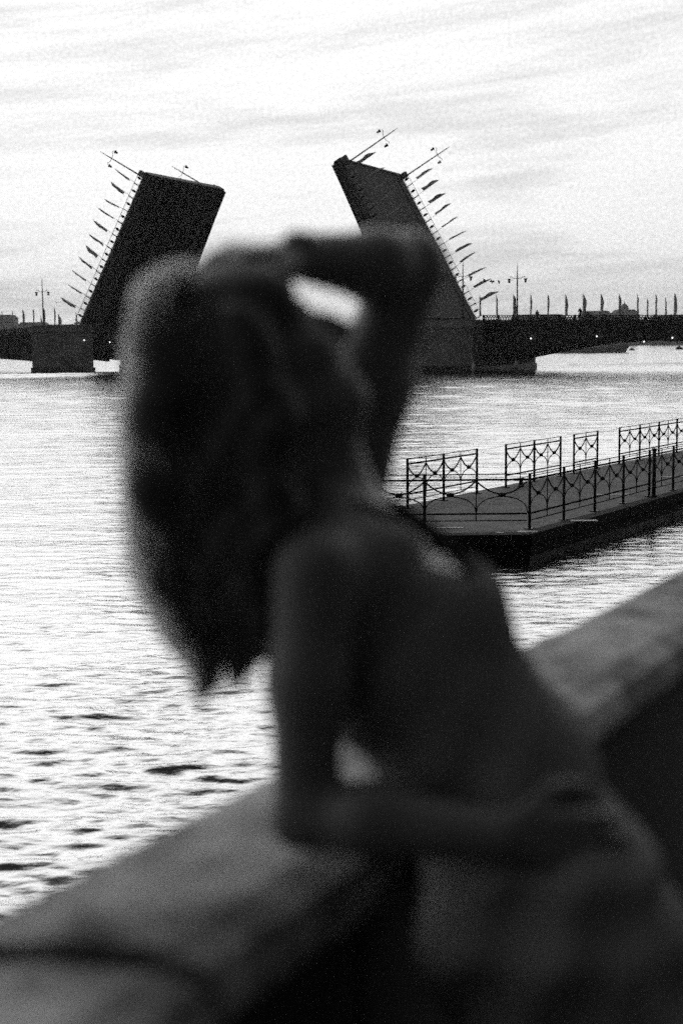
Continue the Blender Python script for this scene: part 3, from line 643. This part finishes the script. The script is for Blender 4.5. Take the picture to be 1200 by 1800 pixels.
# ------------------------------------------------------------------ the woman: signed distance field meshed by surface nets
class SDF:
    def __init__(s, lo, hi, h):
        s.lo = np.array(lo, float); s.h = h; s.n = np.ceil((np.array(hi)-s.lo)/h).astype(int)+1; s.phi = np.full(tuple(s.n), .1, np.float32)
    def sub(s, lo, hi, pad):
        a = np.maximum(np.floor((np.array(lo)-pad-s.lo)/s.h).astype(int), 0); b = np.minimum(np.ceil((np.array(hi)+pad-s.lo)/s.h).astype(int)+1, s.n)
        if (b <= a).any(): return None
        g = np.meshgrid(*[(s.lo[i]+s.h*np.arange(a[i], b[i])) for i in range(3)], indexing='ij', sparse=True)
        return tuple(slice(a[i], b[i]) for i in range(3)), g
    def blend(s, sl, d, k, op):
        p = s.phi[sl]
        if op == 'u':
            if k > 0: h_ = np.clip(.5+.5*(p-d)/k, 0, 1); s.phi[sl] = p*(1-h_)+d*h_-k*h_*(1-h_)
            else: s.phi[sl] = np.minimum(p, d)
        else:
            h_ = np.clip(.5-.5*(p+d)/k, 0, 1); s.phi[sl] = p*(1-h_)-d*h_+k*h_*(1-h_)
    def cap(s, a, b, ra, rb, k=.02, op='u'):
        a = np.array(a, float); b = np.array(b, float); rm = max(ra, rb); q = s.sub(np.minimum(a, b)-rm, np.maximum(a, b)+rm, .05+k)
        if q is None: return
        sl, (x, y, z) = q; ab = b-a; t = ((x-a[0])*ab[0]+(y-a[1])*ab[1]+(z-a[2])*ab[2])/max(ab@ab, 1e-9); t = np.clip(t, 0, 1)
        d = np.sqrt((x-a[0]-t*ab[0])**2+(y-a[1]-t*ab[1])**2+(z-a[2]-t*ab[2])**2)-(ra+(rb-ra)*t); s.blend(sl, d.astype(np.float32), k, op)
    def ell(s, c, ax, r, k=.02, op='u'):
        c = np.array(c, float); r = np.array(r, float); A = np.array([list(v) for v in ax], float); rm = r.max(); q = s.sub(c-rm, c+rm, .05+k)
        if q is None: return
        sl, (x, y, z) = q; x = x-c[0]; y = y-c[1]; z = z-c[2]
        u = [(A[i][0]*x+A[i][1]*y+A[i][2]*z) for i in range(3)]
        k0 = np.sqrt(sum((u[i]/r[i])**2 for i in range(3))); k1 = np.sqrt(sum((u[i]/r[i]**2)**2 for i in range(3)))+1e-9
        s.blend(sl, (k0*(k0-1)/k1).astype(np.float32), k, op)
    def chain(s, pts, rs, k=.02, k2=None):
        for i in range(len(pts)-1): s.cap(pts[i], pts[i+1], rs[i], rs[i+1], k if i == 0 else (k2 or k))
    def mesh(s, name, m, smooth=2):
        phi = s.phi; S = phi < 0; cs = [phi[i:phi.shape[0]-1+i, j:phi.shape[1]-1+j, l:phi.shape[2]-1+l] for i in (0, 1) for j in (0, 1) for l in (0, 1)]
        cnt = sum((c < 0).astype(np.int8) for c in cs); act = (cnt > 0) & (cnt < 8); I = np.argwhere(act); vid = np.full(act.shape, -1, np.int32); vid[act] = np.arange(len(I))
        V = np.stack([c[act] for c in cs], 1); off = np.array([(i, j, l) for i in (0, 1) for j in (0, 1) for l in (0, 1)], float)
        acc = np.zeros((len(I), 3)); num = np.zeros(len(I))
        for e0 in range(8):
            for bit in (1, 2, 4):
                if e0 & bit: continue
                e1 = e0 | bit; a, b = V[:, e0], V[:, e1]; mk = (a < 0) != (b < 0); t = np.where(mk, a/np.where(mk, a-b, 1), 0)
                acc += np.where(mk[:, None], off[e0]+(off[e1]-off[e0])*t[:, None], 0); num += mk
        P = s.lo+s.h*(I+acc/num[:, None]); F = []
        for ax in range(3):
            o1, o2 = [(1, 2), (2, 0), (0, 1)][ax]
            sl0 = [slice(None)]*3; sl1 = [slice(None)]*3; sl0[ax] = slice(0, -1); sl1[ax] = slice(1, None)
            x = S[tuple(sl0)] != S[tuple(sl1)]; ids = np.argwhere(x); ids = ids[(ids[:, o1] > 0) & (ids[:, o2] > 0) & (ids[:, o1] < S.shape[o1]-1) & (ids[:, o2] < S.shape[o2]-1)]
            fl = S[tuple(ids.T)]
            def at(d1, d2): q = ids.copy(); q[:, o1] -= d1; q[:, o2] -= d2; return vid[tuple(q.T)]
            q = np.stack([at(1, 1), at(0, 1), at(0, 0), at(1, 0)], 1); q[~fl] = q[~fl][:, ::-1]; F.append(q)
        F = np.concatenate(F); F = F[(F >= 0).all(1)]
        for _ in range(smooth):
            A = np.zeros_like(P); c = np.zeros(len(P))
            for i in range(4):
                for j in ((i+1) % 4, (i+3) % 4):
                    np.add.at(A, F[:, i], P[F[:, j]]); np.add.at(c, F[:, i], 1)
            P = P*.5+.5*A/np.maximum(c, 1)[:, None]
        me = bpy.data.meshes.new(name); me.vertices.add(len(P)); me.vertices.foreach_set('co', P.ravel().astype(np.float32))
        me.loops.add(F.size); me.loops.foreach_set('vertex_index', F.ravel().astype(np.int32)); me.polygons.add(len(F))
        me.polygons.foreach_set('loop_start', np.arange(len(F), dtype=np.int32)*4); me.polygons.foreach_set('loop_total', np.full(len(F), 4, np.int32))
        me.polygons.foreach_set('use_smooth', np.ones(len(F), bool)); me.update(); me.validate(); me.materials.append(m); return me
def V3(*a): return np.array(a, float)
def nrm(v): return v/np.linalg.norm(v)
HC = V3(-.1020, 1.745, 4.5775)
hyaw = R(10); hf0 = V3(math.cos(R(36))*math.cos(hyaw), math.cos(R(36))*math.sin(hyaw), math.sin(R(36)))
hs = nrm(np.cross(V3(0, 0, 1), hf0)); hu = np.cross(hf0, hs); hf = hf0            # forward (face), side (far ear), up of the tilted head
def H(a, b, c): return HC+hf*a+hs*b+hu*c
neckb, uchest, chest, mid, waist, pelvis = V3(-.022, 1.765, 4.392), V3(.0206, 1.76, 4.3207), V3(.083, 1.755, 4.214), V3(.139, 1.73, 4.134), V3(.1926, 1.70, 4.0626), V3(.2408, 1.64, 3.9226)
bustN, bustF = V3(.132, 1.69, 4.270), V3(.146, 1.82, 4.262)
shN, elN, wrN = V3(-.030, 1.605, 4.340), V3(-.046, 1.572, 4.068), V3(.172, 1.497, 4.066)
shF, elF, wrF = V3(-.006, 1.915, 4.390), V3(.098, 1.93, 4.703), V3(-.050, 1.79, 4.708)
YA = V3(0, 1, 0)
def torso(S, g, k=.045):
    S.cap(neckb+V3(.005, -.05, -.03), neckb+V3(.005, .05, -.03), .05+g, .05+g, k)
    S.cap(uchest-YA*.085, uchest+YA*.095, .078+g, .078+g, k)
    S.cap(chest-YA*.065, chest+YA*.07, .098+g, .098+g, k)
    S.cap(chest-YA*.05, mid-YA*.045, .098+g, .094+g, k); S.cap(chest+YA*.05, mid+YA*.045, .098+g, .094+g, k)
    S.cap(mid-YA*.045, waist-YA*.045, .096+g, .097+g, k); S.cap(mid+YA*.045, waist+YA*.045, .096+g, .097+g, k)
    S.cap(waist-YA*.045, pelvis-YA*.065, .097+g, .108+g, k); S.cap(waist+YA*.045, pelvis+YA*.065, .097+g, .108+g, k)
    S.cap(pelvis-YA*.065, pelvis+YA*.065, .108+g, .108+g, k)
    for b in (bustN, bustF): S.ell(b, np.eye(3), (.058+g, .058+g, .056+g), .04)
    for y in (-.07, .07): S.ell(pelvis+V3(-.06, y, -.03), np.eye(3), (.085+g, .08+g, .095+g), .04)
KN = (V3(.365, 1.565, 3.55), V3(.345, 1.70, 3.53)); AN = (V3(.47, 1.55, 3.14), V3(.40, 1.69, 3.14))
def hand(S, wr, d, n, th, curl, spread, L=.082, kk=.006):
    """d: along the hand, n: towards the palm, th: towards the thumb. Unequal bent fingers, thumb off the palm side"""
    d = nrm(d); n = nrm(n-d*(n@d)); th = nrm(np.cross(n, d)) if np.cross(n, d)@th > 0 else -nrm(np.cross(n, d)); nails = []
    for w_ in (-.026, -.009, .009, .026): S.cap(wr+th*w_*.55, wr+d*L+th*w_, .0135, .0125, .012)
    for i, (w_, ln) in enumerate(((.029, .072), (.010, .081), (-.010, .075), (-.028, .059))):
        p = wr+d*L+th*w_; a = curl[i]*.45; dd = d+th*w_*spread; fr = .0088
        for j, fl in enumerate((.46, .30, .24)):
            v = nrm(dd*math.cos(a)+n*math.sin(a)); q = p+v*ln*fl; S.cap(p, q, fr, fr*.92, kk if j == 0 else .003); p = q; fr *= .92; a += curl[i]*(.6 if j == 0 else .4)
        nails.append((p, v, -n*math.cos(a)+dd*math.sin(a)))
    b = wr+d*.02+th*.024; t1 = b+nrm(d*.75+th*.75+n*.25)*.042; t2 = t1+nrm(d*.95+th*.25+n*.35)*.030; t3 = t2+nrm(d+n*.45)*.024
    S.cap(b, t1, .0150, .0118, .012); S.cap(t1, t2, .0112, .0100, .004); S.cap(t2, t3, .0100, .0082, .004)
    return nails
def build_woman():
    S = SDF((-.30, 1.40, 3.03), (.66, 2.06, 4.80), .0045)
    # head with a face
    S.ell(H(-.012, 0, .012), (hf, hs, hu), (.094, .073, .098), .02)
    S.ell(H(.035, 0, -.045), (hf, hs, hu), (.057, .056, .075), .03)
    S.cap(H(.062, -.018, -.098), H(.062, .018, -.098), .022, .022, .03); S.cap(H(.0, -.055, -.06), H(.058, -.02, -.098), .022, .02, .03); S.cap(H(.0, .055, -.06), H(.058, .02, -.098), .022, .02, .03)
    for q in (-1, 1):
        S.ell(H(.093, q*.031, .006), (hf, hs, hu), (.014, .017, .011), .012, 's'); S.cap(H(.083, q*.014, .026), H(.072, q*.046, .022), .009, .008, .016)
        S.ell(H(.060, q*.042, -.030), (hf, hs, hu), (.028, .022, .02), .03); S.ell(H(-.008, q*.073, -.012), (hf, hs, hu), (.018, .007, .028), .008)
        S.ell(H(.099, q*.010, -.036), (hf, hs, hu), (.011, .008, .008), .008); S.cap(H(.068, q*.042, .004), H(.082, q*.018, .004), .006, .006, .006)
    S.chain([H(.084, 0, .010), H(.100, 0, -.012), H(.113, 0, -.031)], [.008, .0095, .011], .016)
    S.ell(H(.088, 0, -.058), (hf, hs, hu), (.013, .022, .0055), .007); S.ell(H(.086, 0, -.069), (hf, hs, hu), (.013, .019, .0065), .007)
    # neck and torso
    S.cap(H(-.025, 0, -.06), neckb+V3(-.004, 0, 0), .051, .054, .03)
    S.cap(H(.03, 0, -.085), neckb+V3(.03, 0, -.01), .035, .045, .04)
    S.cap(neckb+V3(0, -.03, -.01), shN+V3(.01, .03, .0), .046, .045, .04); S.cap(neckb+V3(0, .03, -.01), shF+V3(.0, -.03, -.01), .046, .045, .04)
    S.cap(uchest+V3(.05, -.10, .045), uchest+V3(.065, .0, .025), .010, .009, .03)          # collar bones
    S.cap(uchest+V3(.05, .11, .05), uchest+V3(.065, .02, .025), .010, .009, .03)
    torso(S, 0.)
    # legs and feet
    for i, y in ((0, -.075), (1, .075)):
        hip = pelvis+V3(.01, y, -.06); S.chain([hip, KN[i], AN[i]], [.088, .056, .036], .05); S.cap(KN[i]+V3(-.03, 0, -.06), (KN[i]+AN[i])/2+V3(-.02, 0, .02), .045, .042, .05)
        S.chain([AN[i]+V3(-.02, 0, -.045), AN[i]+V3(.08, 0, -.05), AN[i]+V3(.15, 0, -.065)], [.034, .034, .024], .03)
    # near arm: hangs to the elbow on the parapet, forearm across the waist
    A = SDF((-.30, 1.40, 3.03), (.66, 2.06, 4.80), .0045)
    A.chain([shN, shN*.55+elN*.45+V3(-.002, -.006, 0), elN], [.051, .044, .036], .03); A.chain([elN, elN*.65+wrN*.35+V3(0, -.004, .004), wrN], [.037, .041, .0265], .02)
    nl = hand(A, wrN, V3(1, .14, -.16), V3(0, 1, -.25), V3(0, .1, 1), [.55, .5, .5, .6], .8)
    # far arm raised over the head, hand resting on the hair
    A.chain([shF, shF*.5+elF*.5+V3(-.009, 0, 0), elF], [.066, .057, .043], .03); A.chain([elF, elF*.66+wrF*.34+V3(0, 0, -.004), wrF], [.043, .046, .030], .02)
    A.cap(wrF+V3(.012, -.01, .014), wrF+V3(-.004, -.02, .018), .016, .014, .01)
    nl += hand(A, wrF, V3(-1, -.62, .01), V3(-.35, 0, -1), V3(.3, -1, .2), [.75, .65, .65, .8], .9)
    h_ = .02; p, d = S.phi, A.phi; t = np.clip(.5+.5*(p-d)/h_, 0, 1); S.phi = p*(1-t)+d*t-h_*t*(1-t)
    o = link('person', S.mesh('person', M['skin'], 1))
    tag(o, 'long-haired woman in a dark sleeveless dress leaning on the parapet, arm over her head', 'woman')
    for q in (-1, 1): MB().lathe([(0, -.0115), (.008, -.008), (.0115, 0), (.008, .008), (0, .0115)], H(.077, q*.031, .006), 12).build('eye', M['eye'], o)
    # dress: the torso offset outwards with pulled folds, skirt to the knee
    D = SDF((-.30, 1.36, 3.40), (.70, 2.06, 4.42), .005); torso(D, .010)
    hem = V3(.375, 1.625, 3.47)
    for y0, y1 in ((-.07, -.12), (0, 0), (.06, .10)): D.cap(pelvis+YA*y0, hem+YA*y1, .118, .15, .05)
    D.cap(pelvis+V3(.05, -.02, .0), hem+V3(.06, -.04, .0), .095, .13, .05)
    x, y, z = np.meshgrid(*[D.lo[i]+D.h*np.arange(D.n[i]) for i in range(3)], indexing='ij', sparse=True)
    s1 = (x*.55-z*.83); s2 = (x*.83+z*.55)
    fold = .006*np.sin(s1*62+s2*38+7*y)*np.clip((4.25-z)*5, 0, 1)+.009*np.sin(s2*34-s1*20+4*np.sin(s1*9)+9*y)*np.clip((4.12-z)*6, 0, 1)*np.clip((z-3.86)*7, .12, 1)+.009*np.sin(s2*34+y*30+1.5*np.sin(s1*5))*np.clip((4.0-z)*3, 0, 1)
    # waist tie
    D.phi = (D.phi+fold*1.35).astype(np.float32)
    axis = nrm(chest-waist); top = (x-.135)*axis[0]+(z-4.318)*axis[2]+(y-1.75)*.0
    dip = top+.045*np.exp(-((y-1.755)/.06)**2)+.02*np.clip((.08-x)*8, 0, 1)
    D.phi = np.maximum(np.maximum(D.phi, dip.astype(np.float32)), (3.47-z).astype(np.float32))
    dr = link('dress', D.mesh('dress', M['dress'], 2), o)
    for b, sg in ((bustN, -1), (bustF, 1)):
        yb = 1.755+sg*.075
        pts = [V3(.178, yb, 4.30), V3(.128, yb, 4.355), V3(.07, yb+sg*.004, 4.398), V3(.02, yb+sg*.008, 4.412), V3(-.035, yb+sg*.004, 4.385), V3(-.06, yb, 4.32)]
        MB().tube(pts, .0065, 8).build('strap', M['strap'], dr)
    for a in AN:
        T = SDF(a-V3(.1, .08, .12), a+V3(.24, .08, .06), .005)
        T.chain([a+V3(-.025, 0, -.05), a+V3(.08, 0, -.058), a+V3(.16, 0, -.068)], [.040, .040, .029], .03); g = np.meshgrid(*[T.lo[i]+T.h*np.arange(T.n[i]) for i in range(3)], indexing='ij', sparse=True)
        T.phi = np.maximum(np.maximum(T.phi, 3.054-g[2]), g[2]-a[2]+.012).astype(np.float32); link('shoe', T.mesh('shoe', M['shoe'], 1), o)
    # hair: dense locks from the scalp down the back, then loose wisps
    lev = np.array([(4.72, -.168, -.130), (4.687, -.207, -.106), (4.633, -.214, -.086), (4.538, -.220, -.062), (4.435, -.226, -.055), (4.33, -.220, -.072), (4.259, -.205, -.083), (4.187, -.180, -.108), (4.12, -.17, -.12)])
    zs = lev[::-1, 0]
    def xl(z): return np.interp(z, zs, lev[::-1, 1])
    def xr(z): return np.interp(z, zs, lev[::-1, 2])
    Hh = SDF((-.36, 1.52, 4.10), (.06, 1.96, 4.80), .005)
    Hh.ell(H(-.034, 0, .024), (hf, hs, hu), (.104, .092, .102), .02); Hh.ell(H(-.075, 0, -.03), (hf, hs, hu), (.075, .082, .10), .03)
    rg = np.random.default_rng(5); tips = ((-.222, 4.315), (-.198, 4.243), (-.172, 4.176), (-.128, 4.193), (-.100, 4.222))
    def lock(a, b, z1, wav, ph, out=0., n=22, z0=4.66):
        P = []
        tip = tips[min(4, int(np.searchsorted((.10, .27, .56, .82), a)))]; z1 = max(z1, tip[1])
        for i in range(n+1):
            t = i/n; z = z0+(z1-z0)*t; hw = .095*(1-.35*t)
            x_ = xl(z)+(xr(z)-xl(z))*a; y_ = 1.735+b*hw-.02*t
            x_ += wav*(math.sin(t*21+ph)*.0105+math.sin(t*37+ph*2)*.004)*min(1, t*3)-out*min(1, t*2.5); y_ += wav*math.cos(t*19+ph*1.7)*.012*min(1, t*3)
            q = min(1, max(0, (t-.62)/.38)); q = q*q*(3-2*q)*.85; P.append(V3(x_*(1-q)+(tip[0]+.006*math.sin(ph*3))*q, y_, z))
        return P
    for i in range(60):
        a, b = rg.random(), rg.uniform(-1, 1); a = .06+.88*a
        z1 = 4.176+(.0 if i % 3 == 0 else rg.uniform(.01, .10)); P = lock(a, b, z1, 1.35, a*5+b*1.5+rg.uniform(-.7, .7), z0=4.62+rg.uniform(-.03, .03)); n = len(P)
        r0 = rg.uniform(.016, .024); Hh.chain(P, [r0*(1-.72*(k/(n-1))**2.4) for k in range(n)], .012)
    for c_, r_ in (((-.158, 1.73, 4.58), (.066, .088, .09)), ((-.118, 1.745, 4.655), (.060, .085, .050)), ((-.082, 1.745, 4.655), (.040, .075, .036)), ((-.15, 1.725, 4.46), (.075, .082, .13)), ((-.148, 1.72, 4.35), (.06, .07, .11))): Hh.ell(c_, np.eye(3), r_, .03)
    Hh.ell(H(.105, 0, -.03), (hf, hs, hu), (.075, .066, .105), .015, 's')
    hr = link('hair', Hh.mesh('hair', M['hair'], 1), o)
    mb = MB(); fz = MB()
    for i in range(900):
        a = rg.uniform(.02, 1); b = rg.uniform(-1.1, 1.1); z1 = max(4.16, 4.18+.12*abs(a-.45)+rg.uniform(-.03, .12))
        mb.tube(lock(a, b, z1, rg.uniform(.6, 1.7), rg.random()*6.28, rg.uniform(-.004, .012), 16, 4.62+rg.uniform(-.03, .03)), [rg.uniform(.0008, .0020)*(1-.6*k/16) for k in range(17)], 3, False)
    for i in range(2300):   # frizz down the back edge of the hair, loose and curly
        b = rg.uniform(-1.1, 1.1); z0 = 4.70-rg.random()**1.3*.30; z1 = z0-rg.uniform(.10, .30); o_ = rg.random()**1.5*.048
        if z1 < 4.2: continue
        P = []; ph = rg.random()*6.28; fq = rg.uniform(30, 70)
        for k in range(15):
            z = z0+(z1-z0)*k/14; e_ = math.sin(math.pi*k/14)**.6
            P.append(V3(xl(z)+.016-o_*e_+.006*math.sin(fq*z+ph), 1.73+b*.085+.008*math.cos(fq*z*.9+ph), z))
        fz.tube(P, rg.uniform(.0006, .0013), 3, False)
    for i in range(2800):   # a fuller bulge behind the crown, rim light put into its pale strands
        z0 = 4.690-rg.random()**1.2*.19; z1 = z0-rg.uniform(.04, .10); o_ = .005+rg.random()*.045; b = rg.uniform(-1, 1); ph = rg.random()*6.28; P = []
        for k in range(10):
            z = z0+(z1-z0)*k/9; P.append(V3(xl(z)+.020-o_*math.sin(math.pi*(.1+.8*k/9))**.7+.004*math.sin(60*z+ph), 1.73+b*.085+.006*math.cos(55*z+ph), z))
        fz.tube(P, rg.uniform(.0009, .0018), 3, False)
    for i in range(700):    # loose thin ends below and beside the locks
        a = rg.uniform(.0, 1.0); b = rg.uniform(-1, 1); P = lock(a, b, 4.176, rg.uniform(1, 2.2), rg.random()*6.28, 0, 22, 4.60)[9:]
        dx = rg.normal()*.012; dz = rg.uniform(-.012, .05); m_ = len(P)
        mb.tube([p+V3(dx*(k/m_), 0, dz*(k/m_)) for k, p in enumerate(P)], [rg.uniform(.0008, .0018)*(1-.7*k/m_) for k in range(m_)], 3, False)
    for i in range(520):   # flyaway hair over the crown and the back of the head
        th = rg.uniform(-.3, 2.6); yy = rg.uniform(-.9, .9); base = H(-.03, 0, .02); rad = .104+rg.random()**2*.020; P = []
        for k in range(9):
            t = th+k*.11; P.append(base+hu*math.cos(t)*rad*math.sqrt(max(.05, 1-yy*yy*.8))-hf*math.sin(t)*(rad+.004)*math.sqrt(max(.05, 1-yy*yy*.8))+hs*yy*.092+V3(*rg.normal(size=3))*.002)
        fz.tube(P, rg.uniform(.0006, .0012), 3, False)
    tag(mb.build('hair_strands', M['wisp'], hr), kind='stuff'); tag(fz.build('frizz', M['frizz'], hr), kind='stuff')
build_woman()

# ------------------------------------------------------------------ river haze
Mh = bpy.data.materials.new('haze'); Mh.use_nodes = True; t = Mh.node_tree; t.nodes.clear(); o_ = t.nodes.new('ShaderNodeOutputMaterial')
pv = t.nodes.new('ShaderNodeVolumePrincipled'); pv.inputs['Color'].default_value = (.95, .95, .95, 1); pv.inputs['Density'].default_value = .00022
t.links.new(pv.outputs[0], o_.inputs['Volume'])
tag(MB().box(-2400, 2400, -60, 2400, -3.5, 90).build('haze', Mh), kind='stuff')
